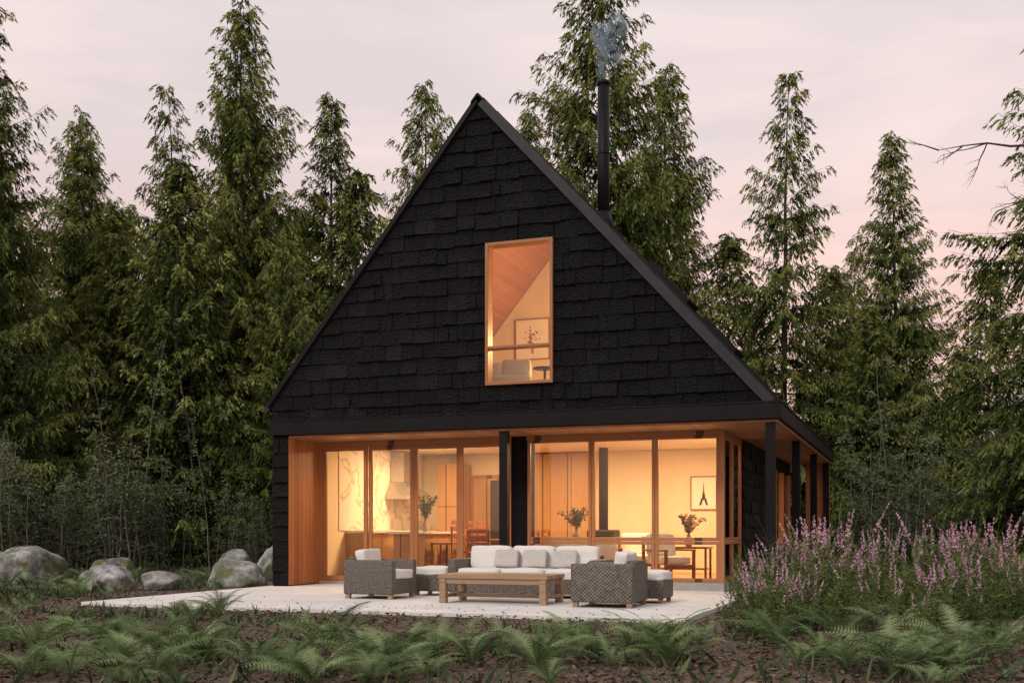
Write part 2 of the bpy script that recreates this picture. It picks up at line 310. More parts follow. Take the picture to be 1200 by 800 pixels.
# ------------------------------------------------ ferns
def fernmesh(name,seed,nf=12,Lm=.75):
    r=np.random.default_rng(seed); A=Acc()
    for k in range(nf):
        az=2*math.pi*k/nf+r.normal(0,.25); L=Lm*r.uniform(.65,1.15); up=r.uniform(.9,1.45); npn=21
        s=np.linspace(0,1,npn); ang=up-s*(up*.9+r.uniform(.0,.5)); ds=L/npn
        rx=np.cumsum(np.cos(ang))*ds; rz=np.cumsum(np.sin(ang))*ds
        dh=np.array([math.cos(az),math.sin(az),0]); lat=np.array([-math.sin(az),math.cos(az),0]); cu=r.normal(0,.12)
        P=dh*rx[:,None]+lat*(cu*rx*rx/L)[:,None]+np.array([0,0,1])*rz[:,None]
        A.tube([tuple(p) for p in P[::4]],[.004]*len(P[::4]),3,0,.35)
        T=nrm(np.gradient(P,axis=0)); tw=r.normal(0,.35)
        w=L*.18*np.sin(np.pi*np.clip(s*.88+.10,0,1))**.8*(s>.08)
        tint=np.clip(.40+r.normal(0,.22)+.24*s,0,1)
        for sd in(-1,1):
            D=nrm(lat*sd+T*.35+np.array([0,0,tw*sd-.15])+r.normal(0,.08,(npn,3)))
            m_=8; idx=np.repeat(np.arange(npn),m_); q=np.tile(np.arange(m_)/m_,npn); B=P[idx]+D[idx]*(w[idx]*q)[:,None]
            for s2 in(-1,1):
                LD=nrm(D[idx]*.7+T[idx]*s2*.75); ll=np.maximum(w[idx]*.14*(1.2-q),.004)
                Nn=nrm(np.cross(D,T))[idx]; Wd=nrm(np.cross(LD,Nn))*(ll*.34)[:,None]; mid=B+LD*(ll*.5)[:,None]
                Q=np.stack([B,mid+Wd,B+LD*ll[:,None],mid-Wd],1); keep=w[idx]>.005
                A.quads(Q[keep],np.clip(tint[idx][keep]+r.normal(0,.05,keep.sum()),0,1),0)
    return A.build(name,[M['fern']])
ferns=[fernmesh('fern_a',21,13,.85),fernmesh('fern_b',22,11,.75),fernmesh('fern_c',23,15,.9),fernmesh('fern_d',24,9,.7)]
def onhard(x,y,m=.4):
    a,b_=toH(x,y); return -.2-m<a<9.0+m and -5.1-m<b_<12.5
def placefern(x,y,s,coll=None):
    o=bpy.data.objects.new('fern',rr.choice(ferns)); link(o,None,coll); o.location=(x,y,-.05); o.scale=(s,s,s*rr.uniform(.9,1.15)); o.rotation_euler=(rr.uniform(-.12,.12),rr.uniform(-.12,.12),rr.uniform(0,6.3)); return o
for (x,y,s) in [(-2.1,11.0,.62),(-1.7,10.2,.8),(-1.25,9.2,.7),(-.65,10.5,.65),(-.1,9.9,.75),(.35,9.5,.7),(.55,11.0,.55),(1.45,11.3,.72),(1.3,9.4,.7),(-3.9,12.6,.5),(-3.4,11.1,.6),(-4.9,12.2,.55),(-3.0,9.2,.7),(-4.2,9.6,.7),(2.5,10.3,.75),(2.3,8.8,.65),(3.4,13.2,.65),(3.1,12.2,.6),(-.9,8.5,.6),(.2,8.4,.55),(-2.0,8.5,.6),(3.2,8.9,.65),(-5.6,13.7,.5),(-6.6,14.6,.5),(3.2,10.6,.75),(4.0,11.5,.75),(4.0,9.8,.65),(5.0,12.2,.7)]:
    placefern(x,y,s)
fb=bpy.data.collections.new('fern_bed_plants')
cnt=0
while cnt<225:
    y=rr.choice([rr.uniform(7.5,9.6),rr.uniform(8,10.6),rr.uniform(13,27),rr.uniform(15,27)]); u=rr.uniform(-.52,.5); x=u*y
    if onhard(x,y,.6): continue
    if y>12 and -.2<u<.2: continue
    if y<13 and noise.noise(Vector((x*.8,y*.8,9)))<.0: continue
    placefern(x,y,rr.uniform(.3,.72) if y<12 else rr.uniform(.4,.7),fb); cnt+=1
e=empty('fern_bed'); e.instance_type='COLLECTION'; e.instance_collection=fb
# ------------------------------------------------ heather
def heath(name,seed,ns=70,h=.85):
    r=np.random.default_rng(seed); A=Acc()
    for k in range(ns):
        az=r.random()*6.28; rad=r.uniform(0,.38); le=r.uniform(.03,.42); hh=h*r.uniform(.4,1.2)
        t=np.linspace(0,1,6); P=np.stack([math.cos(az)*(rad+le*hh*t**1.5),math.sin(az)*(rad+le*hh*t**1.5),hh*t],1)+np.cumsum(r.normal(0,.013,(6,3)),0)
        A.tube([tuple(p) for p in P],[.004,.004,.003,.003,.002,.001],3,0,.4)
        m_=60; s=r.uniform(.05,.80,m_); i=np.minimum((s*5).astype(int),4); B=P[i]+(P[i+1]-P[i])*((s*5-i)[:,None])
        D=nrm(r.normal(0,1,(m_,3))*[1,1,.4]+[0,0,.8]); A.quads(leafq(B,D,r.uniform(.03,.10,m_),.008,r),np.clip(.3+r.normal(0,.2,m_)+.25*s,0,1),0)
        if r.random()<.55 and hh>h*.65:
            m_=50; s=r.uniform(.74,1,m_); i=np.minimum((s*5).astype(int),4); B=P[i]+(P[i+1]-P[i])*((s*5-i)[:,None])
            D=nrm(r.normal(0,1,(m_,3))); A.quads(leafq(B,D,r.uniform(.018,.032,m_)*(1.3-.8*(s-.74)/.26),.010,r),np.clip(.5+r.normal(0,.22,m_),0,1),1)
    return A.build(name,[M['heath'],M['pink']])
hs=[heath('heather_a',31,32,1.05),heath('heather_b',32,26,1.2),heath('heather_c',33,40,.85)]
for i in range(44):
    y=rr.uniform(10.6,17.5); x=y*rr.uniform(.225,.50)
    if onhard(x,y,.25): continue
    o=link(bpy.data.objects.new('heather_shrub',rr.choice(hs))); s=rr.uniform(.6,1.12); o.location=(x,y,-.06); o.scale=(s,s,s); o.rotation_euler=(0,0,rr.uniform(0,6.3))
# ------------------------------------------------ undergrowth + litter
r=np.random.default_rng(50); A=Acc()
n=80000; y=r.uniform(7,42,n)**1.0; x=y*r.uniform(-.56,.56,n)
dx,dy=x-HX,y-HY; a=dx*C_-dy*S_; b_=dx*S_+dy*C_
cl=np.array([noise.noise(Vector((float(p)*.55,float(q)*.55,3))) for p,q in zip(x,y)])
k=(~((a>-.9)&(a<9.8)&(b_>-6.3)))&(cl>-.02)&((y>13)|(r.random(n)<.22)); x,y=x[k],y[k]; n=len(x)
B=np.stack([x,y,np.full(n,-.07)],1); D=nrm(r.normal(0,.6,(n,3))*[1,1,.2]+[0,0,.8]); A.quads(leafq(B,D,r.uniform(.06,.28,n),r.uniform(.006,.022,n),r),np.clip(.35+r.normal(0,.2,n),0,1),0)
me=A.build('undergrowth',[M['leaf']]); link(bpy.data.objects.new('undergrowth',me))
A=Acc(); n=48000; y=r.uniform(7,20,n); x=y*r.uniform(-.56,.56,n); dx,dy=x-HX,y-HY; a=dx*C_-dy*S_; b_=dx*S_+dy*C_
k=~((a>-.15)&(a<9.05)&(b_>-5.1)); x,y=x[k],y[k]; n=len(x)
B=np.stack([x,y,r.uniform(-.06,-.01,n)],1); D=nrm(r.normal(0,1,(n,3))*[1,1,.2]); A.quads(leafq(B,D,r.uniform(.02,.10,n),r.uniform(.004,.016,n),r),np.clip(.45+r.normal(0,.25,n),0,1),0)
n=220; px=r.uniform(0,8.9,n); py=-5.0+np.abs(r.normal(0,.7,n)); W=np.array([H(a_,b2) for a_,b2 in zip(px,py)]); B=np.stack([W[:,0],W[:,1],np.full(n,.006)],1); D=nrm(r.normal(0,1,(n,3))*[1,1,.08]+[0,0,.03]); A.quads(leafq(B,D,r.uniform(.015,.05,n),r.uniform(.003,.01,n),r),np.clip(.5+r.normal(0,.25,n),0,1),0)
me=A.build('leaf_litter',[M['litter']]); link(bpy.data.objects.new('leaf_litter',me))
# ------------------------------------------------ ground
m,nt,b=newmat('forest_soil'); v=coords(nt); n1=N(nt,'ShaderNodeTexNoise',Scale=.5,Detail=8,Roughness=.65); n2=N(nt,'ShaderNodeTexNoise',Scale=14,Detail=8,Roughness=.75)
nt.links.new(v,n1.inputs['Vector']); nt.links.new(v,n2.inputs['Vector'])
ca=ramp(nt,n2.outputs['Fac'],[(.3,(.045,.032,.024)),(.55,(.125,.09,.07)),(.75,(.24,.185,.145))]); cb=ramp(nt,n2.outputs['Fac'],[(.3,(.03,.035,.018)),(.7,(.10,.11,.05))])
mk=ramp(nt,n1.outputs['Fac'],[(.55,(0,0,0)),(.68,(1,1,1))]); mx=N(nt,'ShaderNodeMix',data_type='RGBA'); nt.links.new(mk,mx.inputs[0]); nt.links.new(ca,mx.inputs[6]); nt.links.new(cb,mx.inputs[7]); nt.links.new(mx.outputs[2],b.inputs['Base Color'])
b.inputs['Roughness'].default_value=.95; bump(nt,b,n2.outputs['Fac'],.8,.03); M['soil']=m
g=np.sinh(np.linspace(-1,1,161)*5.2)/math.sinh(5.2)*900
vs=[]
for yy in g:
    for xx in g:
        X,Y=xx,yy+14
        a,b2=toH(X,Y); dd=max(-a-.6,a-9.6,-b2-5.6,b2-13,0); w=min(1,dd/1.5)
        z=-.055+w*(noise.noise(Vector((X*.45,Y*.45,0)))*.07+noise.noise(Vector((X*1.6,Y*1.6,5)))*.025)
        vs.append((X,Y,z))
nn=161; fs=[(j*nn+i,j*nn+i+1,(j+1)*nn+i+1,(j+1)*nn+i) for j in range(nn-1) for i in range(nn-1)]
mesh('ground',vs,fs,M['soil'],None,True)
m=noisy('hazy_hill',(.36,.28,.30),(.42,.34,.36),.02,.95,b_=0); vs=[];fs=[]
for i in range(80):
    X=105+i*4; hh=(70+26*noise.noise(Vector((i*.06,2,0)))+3*noise.noise(Vector((i*.3,7,0))))*min(1,i/26)**.7
    vs+=[(X,330,-1),(X,360,hh)]
for i in range(79): fs.append((2*i,2*i+2,2*i+3,2*i+1))
mesh('distant_hill',vs,fs,m,None,True)
# ------------------------------------------------ boulders
m,nt,b=newmat('mossy_rock'); v=coords(nt); n=N(nt,'ShaderNodeTexNoise',Scale=4,Detail=10,Roughness=.65); nt.links.new(v,n.inputs['Vector']); n2=N(nt,'ShaderNodeTexNoise',Scale=2.2,Detail=6); nt.links.new(v,n2.inputs['Vector'])
ca=ramp(nt,n.outputs['Fac'],[(.32,(.07,.07,.066)),(.46,(.20,.20,.19)),(.56,(.34,.34,.33)),(.68,(.54,.54,.52))]); cb=ramp(nt,n.outputs['Fac'],[(.3,(.04,.05,.02)),(.7,(.14,.16,.06))])
mk=ramp(nt,n2.outputs['Fac'],[(.50,(0,0,0)),(.60,(1,1,1))]); mx=N(nt,'ShaderNodeMix',data_type='RGBA'); nt.links.new(mk,mx.inputs[0]); nt.links.new(ca,mx.inputs[6]); nt.links.new(cb,mx.inputs[7]); nt.links.new(mx.outputs[2],b.inputs['Base Color']); b.inputs['Roughness'].default_value=.9; bump(nt,b,n.outputs['Fac'],.7,.05); M['rock']=m
def rock(x,y,sx,sy,sz,seed):
    bm=bmesh.new(); bmesh.ops.create_icosphere(bm,subdivisions=5,radius=1); q_=random.Random(seed)
    pls=[(Vector((q_.gauss(0,1),q_.gauss(0,1),q_.gauss(0,.8))).normalized(),q_.uniform(.62,.9)) for _ in range(12)]
    for v_ in bm.verts:
        p=v_.co.normalized(); d=1.0
        for n_,k_ in pls:
            c=p.dot(n_)
            if c>0: d=min(d,k_/c)
        d*=1+.10*noise.noise(p*1.8+Vector((seed*3.1,0,0)))+.03*noise.noise(p*7)
        v_.co=Vector((p.x*d*sx,p.y*d*sy,max(p.z*d*sz,-.35*sz)))
    me=bpy.data.meshes.new('boulder'); bm.to_mesh(me); bm.free(); me.materials.append(M['rock']); me.polygons.foreach_set('use_smooth',[True]*len(me.polygons))
    o=link(bpy.data.objects.new('boulder',me)); o.location=(x,y,.05); o.rotation_euler=(0,0,seed)
for a_ in [(-10.3,23.2,.95,.7,.68,1),(-7.4,20.0,.8,.5,.38,2),(-5.45,21.4,.66,.5,.45,3),(-6.3,25.3,.6,.5,.6,4),(-8.9,24.3,.8,.5,.5,5),(-5.3,24.0,.5,.4,.62,6),(-12.2,25,.8,.6,.6,7),(-8.0,20.9,.5,.3,.3,8),(-5.6,26.5,.5,.5,.7,9),(-6.6,20.4,.45,.3,.25,10)]: rock(*a_)
# ------------------------------------------------ patio
pe=hempty('concrete_patio',0,0)
xs=[-.1,2.97,5.95,8.92]; ys=[-5.0,-1.85,1.25]
for i in range(3):
    for j in range(2): box('slab',xs[i]+.004,xs[i+1]-.004,ys[j]+.004,ys[j+1]-.004,-.12,0,M['concrete'],pe,.008)
# ================================================================ HOUSE
house=empty('black_cabin',HX,HY,0,-TH)
AX,AZ=4.24,8.60
zL=lambda x:3.43+(AZ-3.43)/AX*x
zR=lambda x:AZ-(AZ-3.13)/(9.22-AX)*(x-AX)
sh=M['shingle']; me_=M['metal']; pl=M['plaster']
prism('gable_wall_a',[(0,3.1),(AX,3.1),(AX,AZ-.02),(0,3.41)],0,.2,sh,house)
prism('gable_wall_b',[(AX,3.1),(4.38,3.1),(4.38,zR(4.38)-.02),(AX,AZ-.02)],0,.2,sh,house)
box('gable_wall_c',4.38,5.62,0,.2,3.1,3.60,sh,house)
prism('gable_wall_d',[(4.38,6.1),(5.62,6.1),(5.62,zR(5.62)-.02),(4.38,zR(4.38)-.02)],0,.2,sh,house)
prism('gable_wall_e',[(5.62,3.1),(9.2,3.1),(5.62,zR(5.62)-.02)],0,.2,sh,house)
prism('rear_gable_wall',[(0,0),(8.34,0),(8.34,3.1),(9.2,3.1),(AX,AZ-.02),(0,3.4)],11.8,12,sh,house)
def shingles(name,u0,u1,z0,z1,hole=None,clip=True,row=2.5/9,seed=1):
    q=random.Random(seed); vs=[];fs=[];tt=[]
    z=z0
    while z<z1-.01:
        segs=[(u0,u1)]
        if hole and z>=hole[2]-.01 and z<hole[3]-.01: segs=[(u0,hole[0]),(hole[1],u1)]
        for (a0,a1) in segs:
            u=a0
            while u<a1-.001:
                w=q.choice([q.uniform(.14,.22),q.uniform(.24,.36),q.uniform(.34,.48),q.uniform(.34,.48)]); e_=min(u+w,a1)
                if a1-e_<.08: e_=a1
                g_=.010; lo=z+q.uniform(-.020,.012) if z>z0+.01 else z; hi=z+row+.02; tb=q.uniform(.028,.062); tp=q.uniform(.008,.018); tl=q.uniform(-.014,.014)
                xa,xb=u+g_/2,e_-g_/2; n0=len(vs)
                vs+=[(xa,-tb-tl,lo),(xb,-tb+tl,lo+q.uniform(-.008,.008)),(xb,-tp,hi),(xa,-tp,hi),(xa,.01,lo),(xb,.01,lo),(xb,.01,hi),(xa,.01,hi)]
                fs+=[(n0,n0+1,n0+2,n0+3),(n0,n0+4,n0+5,n0+1),(n0+1,n0+5,n0+6,n0+2),(n0,n0+3,n0+7,n0+4)]
                t=q.random()**1.6; tt+=[t]*8; u=e_
        z+=row
    me=bpy.data.meshes.new(name); me.from_pydata(vs,[],fs); at=me.attributes.new('tint','FLOAT','POINT'); at.data.foreach_set('value',tt)
    if clip:
        bm=bmesh.new(); bm.from_mesh(me)
        for (px,pz,nx,nz) in [(0,3.43,-(AZ-3.43),AX),(9.22,3.13,(AZ-3.13),9.22-AX)]:
            bmesh.ops.bisect_plane(bm,geom=bm.verts[:]+bm.edges[:]+bm.faces[:],plane_co=(px,0,pz-.02),plane_no=Vector((nx,0,nz)).normalized(),clear_outer=True)
        bmesh.ops.bisect_plane(bm,geom=bm.verts[:]+bm.edges[:]+bm.faces[:],plane_co=(0,0,3.127),plane_no=(0,0,-1),clear_outer=True)
        bm.to_mesh(me); bm.free()
    me.materials.append(sh); return link(bpy.data.objects.new(name,me),house)
shingles('gable_shingles',0,9.22,3.6-5/9,8.6,hole=(4.38,5.62,3.6,6.1))
shingles('corner_shingles',0,.34,0.02,2.8,clip=False,seed=4)
def slab(name,x0,z0,x1,z1,th,y0,y1,mat):
    d=Vector((x1-x0,0,z1-z0)).normalized(); n_=Vector((-d.z,0,d.x)); 
    if n_.z<0: n_=-n_
    n_*=th; return prism(name,[(x0,z0),(x1,z1),(x1+n_.x,z1+n_.z),(x0+n_.x,z0+n_.z)],y0,y1,mat,house)
slL=(AZ-3.43)/AX; slR=(AZ-3.13)/(9.22-AX)
slab('roof_left',-.10,3.43-.1*slL,AX,AZ,.10,-.02,12.1,M['roofm'])
slab('roof_right',AX,AZ,9.26,zR(9.26),.10,-.02,12.1,M['roofm'])
slab('rake_trim_left',-.06,3.43-.06*slL+.02,AX,AZ+.02,.085,-.085,-.02,me_)
slab('rake_trim_right',AX,AZ-.05,9.24,zR(9.24)-.05,.16,-.10,-.02,M['roofm'])
prism('ridge_cap',[(AX-.13,AZ-.02),(AX,AZ+.11),(AX+.14,AZ-.02),(AX+.14,AZ+.01),(AX+.02,AZ+.145),(AX-.02,AZ+.145),(AX-.13,AZ+.01)],-.11,12.12,me_,house)
slab('ceiling_left',.3,3.43+.3*slL-.45,AX,AZ-.45,.03,.21,11.7,M['cedar_y'])
slab('ceiling_right',AX,AZ-.46,8.5,zR(8.5)-.46,.03,.21,11.7,pl)
dR=Vector((9.22-AX,0,3.13-AZ)).normalized(); nR=Vector((-dR.z,0,dR.x)); nR=nR if nR.z>0 else -nR
for k in range(24):
    y_=.25+k*.5; a_=Vector((AX+.15,0,zR(AX+.15)))+nR*.098; b_=Vector((9.24,0,zR(9.24)))+nR*.098
    prism('roof_seam',[(a_.x,a_.z),(b_.x,b_.z),(b_.x+nR.x*.035,b_.z+nR.z*.035),(a_.x+nR.x*.035,a_.z+nR.z*.035)],y_,y_+.025,me_,house)
for (s0,s1,y0,y1) in [(2.2,3.5,6.2,7.3),(4.2,5.2,5.5,6.6)]:
    a_=Vector((AX,0,AZ))+dR*s0+nR*.1; b_=Vector((AX,0,AZ))+dR*s1+nR*.1
    prism('skylight',[(a_.x,a_.z),(b_.x,b_.z),(b_.x+nR.x*.14,b_.z+nR.z*.14),(a_.x+nR.x*.14,a_.z+nR.z*.14)],y0,y1,me_,house)
box('left_wall',0,.30,.0,12,0,3.36,sh,house)
box('left_wall_lining',.30,.34,1.3,5.98,.12,2.84,pl,house)
box('left_reveal_cladding',.30,.345,0.004,1.2,.02,2.82,M['cedar_v'],house)
box('right_wall_a',8.24,8.34,3.26,7.2,0,2.83,sh,house); box('right_wall_b',8.24,8.34,7.2,11.8,0,.5,sh,house); box('right_wall_c',8.24,8.34,7.2,11.8,2.5,2.83,sh,house)
shr=shingles('side_shingles',0,3.9,0.02,2.8,clip=False,seed=9); shr.rotation_euler=(0,0,math.pi/2); shr.location=(8.342,3.28,0)
for y_ in (7.2,8.7,10.2,11.7): box('side_window_frame',8.22,8.37,y_-.05,y_+.05,.5,2.5,M['frame'],house)
box('side_window_glass',8.29,8.30,7.25,11.65,.5,2.5,M['glass'],house)
box('right_wall_lining',8.20,8.237,3.3,5.98,.12,2.84,pl,house)
box('floor',.30,8.22,1.27,11.8,0,.12,M['floor'],house)
box('plinth_front',4.72,8.36,1.10,1.265,0,.14,M['plinth'],house); box('plinth_side',8.225,8.36,1.27,3.25,0,.14,M['plinth'],house)
box('door_sill',.35,4.40,1.12,1.265,0,.06,M['plinth'],house)
box('upper_floor',.30,8.22,.22,11.8,2.845,3.06,pl,house)
box('dividing_wall',.34,8.2,6,6.12,.12,2.84,pl,house)
prism('loft_wall',[(.3,3.06),(8.3,3.06),(8.3,zR(8.3)-.47),(AX,AZ-.47),(.3,zL(.3)-.47)],6,6.1,pl,house)
box('porch_soffit_front',.345,8.36,.0,1.26,2.80,2.84,M['cedar_y'],house)
box('porch_soffit_side',8.363,9.40,0,12,2.80,2.84,M['cedar_y'],house)
box('porch_roof',8.363,9.40,.0,12,2.845,3.06,me_,house)
box('front_header',0.02,8.36,.002,.2,2.845,3.098,me_,house)
box('fascia_front',-.01,9.46,-.10,-.003,2.85,3.10,me_,house,.006)
box('fascia_side',9.403,9.46,.0,12.0,2.85,3.10,me_,house,.006)
box('porch_roof_cap',8.9,9.48,-.11,12.02,3.10,3.13,me_,house)
box('fascia_cap',-.02,8.898,-.11,.0,3.10,3.125,me_,house)
for (x,y_) in [(4.68,.08),(9.28,.08),(9.28,4.1),(9.28,8.0),(9.28,11.7)]:
    box('column',x-.075,x+.075,y_-.075,y_+.075,-.05,2.80,me_,house,.008)
box('porch_end_screen',8.75,9.36,11.82,11.9,0,2.8,M['cedar_v'],house)
box('side_porch_deck',8.365,9.5,-.1,12,-.1,-.02,M['plinth'],house)
box('pier_wall',4.41,4.72,1.18,1.6,0,2.80,sh,house); box('pier_lining',4.42,4.71,1.6,1.64,.12,2.84,pl,house)
fr=M['frame']; gm=M['glass']
def panel(name,a0,a1,z0,z1,fixed,axis,w=.075,d=.07):
    def bx(n_,p0,p1,q0,q1):
        if axis=='x': box(name+'_'+n_,p0,p1,fixed,fixed+d,q0,q1,fr,house,.006)
        else: box(name+'_'+n_,fixed-d,fixed,p0,p1,q0,q1,fr,house,.006)
    bx('stile_l',a0,a0+w,z0,z1); bx('stile_r',a1-w,a1,z0,z1); bx('rail_b',a0+w,a1-w,z0,z0+w*1.25); bx('rail_t',a0+w,a1-w,z1-w,z1)
    if axis=='x': box(name+'_glass',a0+w-.01,a1-w+.01,fixed+d*.45,fixed+d*.55,z0+w,z1-w+.01,gm,house)
    else: box(name+'_glass',fixed-d*.55,fixed-d*.45,a0+w-.01,a1-w+.01,z0+w,z1-w+.01,gm,house)
box('door_head',.345,4.41,1.13,1.265,2.70,2.797,fr,house); box('door_jamb',.347,.41,1.13,1.265,.06,2.70,fr,house); box('door_jamb',4.33,4.408,1.13,1.265,.06,2.70,fr,house)
for i,(a_,b_) in enumerate([(.412,1.40),(1.40,2.385),(2.385,3.36),(3.36,4.328)]): panel('sliding_door',a_+.001,b_-.001,.062,2.698,1.15+(.05 if i in(1,2) else 0),'x',.08,.05)
box('window_head',4.722,8.36,1.13,1.26,2.72,2.797,fr,house)
for (a_,b_) in [(4.725,5.955),(5.96,7.125),(7.13,8.27)]:
    panel('window_lower',a_,b_,.145,.86,1.16,'x',.055); panel('window_upper',a_,b_,.865,2.718,1.16,'x',.055)
box('corner_post',8.272,8.36,1.14,1.235,.142,2.718,fr,house)
for (a_,b_) in [(1.24,2.22),(2.225,3.24)]:
    panel('side_window_lower',a_,b_,.145,.86,8.345,'y',.05); panel('side_window_upper',a_,b_,.865,2.718,8.345,'y',.05)
box('side_window_head',8.23,8.358,1.262,3.25,2.72,2.797,fr,house)
for (n_,a) in [('jamb',(4.375,4.43,3.6,6.1)),('jamb',(5.57,5.625,3.6,6.1)),('sill',(4.431,5.569,3.6,3.655)),('head',(4.431,5.569,6.045,6.1)),('transom',(4.431,5.569,4.24,4.285))]:
    box('gable_window_'+n_,a[0],a[1],-.085,.15,a[2],a[3],fr,house,.005)
box('gable_window_glass',4.43,5.57,.04,.048,3.65,6.05,gm,house)
cyl('chimney_pipe',5.12,5,7.2,10.74,.13,me_,house,28); cyl('chimney_flashing',5.12,5,7.5,7.95,.26,me_,house,28,.15); cyl('chimney_rim',5.12,5,10.70,10.78,.145,me_,house,28); cyl('chimney_band',5.12,5,9.2,9.23,.137,me_,house,28)
# ------------------------------------------------ interior
kx=empty('kitchen_cabinets',HX,HY,0,-TH)
box('base_cabinet_run',.345,.95,2.2,5.95,.12,1.0,M['oak'],kx,.004); box('counter',.345,.99,2.18,5.95,1.0,1.05,M['marble'],kx)
box('splashback',.345,.36,1.9,5.95,1.05,2.83,M['marble'],kx)
box('tall_cabinet',1.0,1.62,5.4,5.97,.12,2.6,M['oak'],kx,.004); box('fridge',2.32,2.95,5.4,5.97,.12,2.2,M['darkbody'],kx,.01)
for z_ in(.7,1.6): box('cabinet_groove',1.0,1.62,5.392,5.399,z_,z_+.012,M['darkbody'],kx)
rh=hempty('range_hood',.75,4.4,0)
vs=[(-.38,-.45,1.75),(.35,-.45,1.75),(.35,.45,1.75),(-.38,.45,1.75),(-.38,-.45,1.83),(.35,-.45,1.83),(.35,.45,1.83),(-.38,.45,1.83),(-.38,-.18,2.15),(-.05,-.18,2.15),(-.05,.18,2.15),(-.38,.18,2.15),(-.38,-.18,2.83),(-.05,-.18,2.83),(-.05,.18,2.83),(-.38,.18,2.83)]
fs=[(0,3,2,1)]+[(a+i,a+(i+1)%4,a+4+(i+1)%4,a+4+i) for a in(0,4,8) for i in range(4)]
mesh('hood',vs,fs,M['steel'],rh)
isl=hempty('kitchen_island',1.75,3.3,.12); box('island_base',-.35,.35,-1.0,1.0,0,.86,M['oak'],isl,.004); box('island_top',-.42,.42,-1.08,1.08,.86,.91,M['marble'],isl,.004)
dr=hempty('interior_door',1.98,5.97,.12); box('leaf',-.3,.3,-.03,.0,0,2.15,M['oak'],dr); box('casing_l',-.38,-.3,-.045,0,0,2.23,fr,dr); box('casing_r',.3,.33,-.045,0,0,2.23,fr,dr); box('casing_t',-.3,.3,-.045,0,2.15,2.23,fr,dr); cyl('handle',.24,-.06,1.0,1.12,.012,M['steel'],dr,10)
def chair(name,x,y,rot,seat=.47,back=.95,mat=M['redwood'],w=.22):
    e=hempty(name,x,y,.12,rot)
    for sx in(-1,1):
        for sy in(-1,1): box('leg',sx*w-.018,sx*w+.018,sy*w-.018,sy*w+.018,0,seat if sy<0 else back,mat,e,.004)
    box('seat',-w-.02,w+.02,-w-.02,w+.02,seat,seat+.04,mat,e,.01)
    for k in range(3): box('back_slat',-w+.018,w-.018,w-.012,w+.012,seat+.15+k*.13,seat+.23+k*.13,mat,e,.004)
    box('stretcher',-w+.018,w-.018,-w-.01,-w+.01,.2,.23,mat,e); return e
for (x,y,ro) in [(2.45,2.6,-1.57),(2.45,3.3,-1.4),(2.45,4.0,-1.6)]: chair('bar_stool',x,y,ro,.65,1.02)
dt=hempty('dining_table',3.45,3.3,.12); box('top',-.45,.45,-.9,.9,.71,.75,M['redwood'],dt,.006)
for sx in(-1,1):
    for sy in(-1,1): box('leg',sx*.38-.03,sx*.38+.03,sy*.8-.03,sy*.8+.03,0,.71,M['redwood'],dt)
for (x,y,ro) in [(3.45,2.1,3.14),(2.95,3.0,1.57),(4.05,2.9,-1.57),(4.05,3.6,-1.57)]: chair('dining_chair',x,y,ro)
def picture(name,x,y,z0,w,h,tower=False):
    e=hempty(name,x,y,z0)
    f=.022
    box('frame_l',-w/2,-w/2+f,-.03,0,0,h,M['redwood'],e); box('frame_r',w/2-f,w/2,-.03,0,0,h,M['redwood'],e); box('frame_b',-w/2+f,w/2-f,-.03,0,0,f,M['redwood'],e); box('frame_t',-w/2+f,w/2-f,-.03,0,h-f,h,M['redwood'],e)
    box('mat',-w/2+f,w/2-f,-.012,0,f,h-f,M['white'],e)
    if tower:
        L=[(.17,.0),(.11,.16),(.115,.19),(.07,.2),(.045,.34),(.05,.36),(.025,.37),(.008,.62),(.002,.72)]; s=h*1.0
        vs=[];
        for a,b in L: vs+=[(-a*s*.8,-.016,h*.14+b*s),(a*s*.8,-.016,h*.14+b*s)]
        fs=[(2*i,2*i+1,2*i+3,2*i+2) for i in range(1,len(L)-1)]
        mesh('tower_print',vs,fs,M['darkbody'],e)
        for sd in(-1,1): mesh('tower_leg',[(sd*.17*s*.8,-.016,h*.14),(sd*.09*s*.8,-.016,h*.14),(sd*.02*s*.8,-.016,h*.14+.16*s),(sd*.11*s*.8,-.016,h*.14+.16*s)],[(0,1,2,3)],M['darkbody'],e)
    else:
        rg=random.Random(5)
        for k in range(26):
            a=rg.gauss(0,w*.10); b=h*.55+rg.gauss(0,h*.1); q=rg.uniform(.012,.035); mt=rg.choice([M['orangefl'],M['redwood'],M['pink']])
            mesh('flower_print',[(a+q*math.cos(t),-.014-k*.0003,b+q*math.sin(t)) for t in [i*1.047 for i in range(6)]],[tuple(range(6))],mt,e)
        box('vase_print',-.03,.03,-.0145,-.0125,h*.15,h*.42,M['ceramic'],e)
picture('tower_picture',7.12,5.98,1.50,.58,.74,True)
picture('flower_picture',3.15,5.98,5.0,.85,.95)
pn=hempty('wall_panelling',3.95,5.98,.12); 
for k in range(3): box('panel',-.85+k*.5,-.36+k*.5,-.05,0,0,2.7,M['oak'],pn,.004)
st=hempty('wood_stove',5.12,5,.12); box('body',-.3,.3,-.28,.28,.25,.95,M['darkbody'],st,.03); box('base',-.22,.22,-.2,.2,0,.25,M['darkbody'],st,.02); box('door',-.2,.2,-.30,-.28,.38,.82,me_,st,.01); cyl('flue',0,0,.95,7.4,.10,M['darkbody'],st,24)
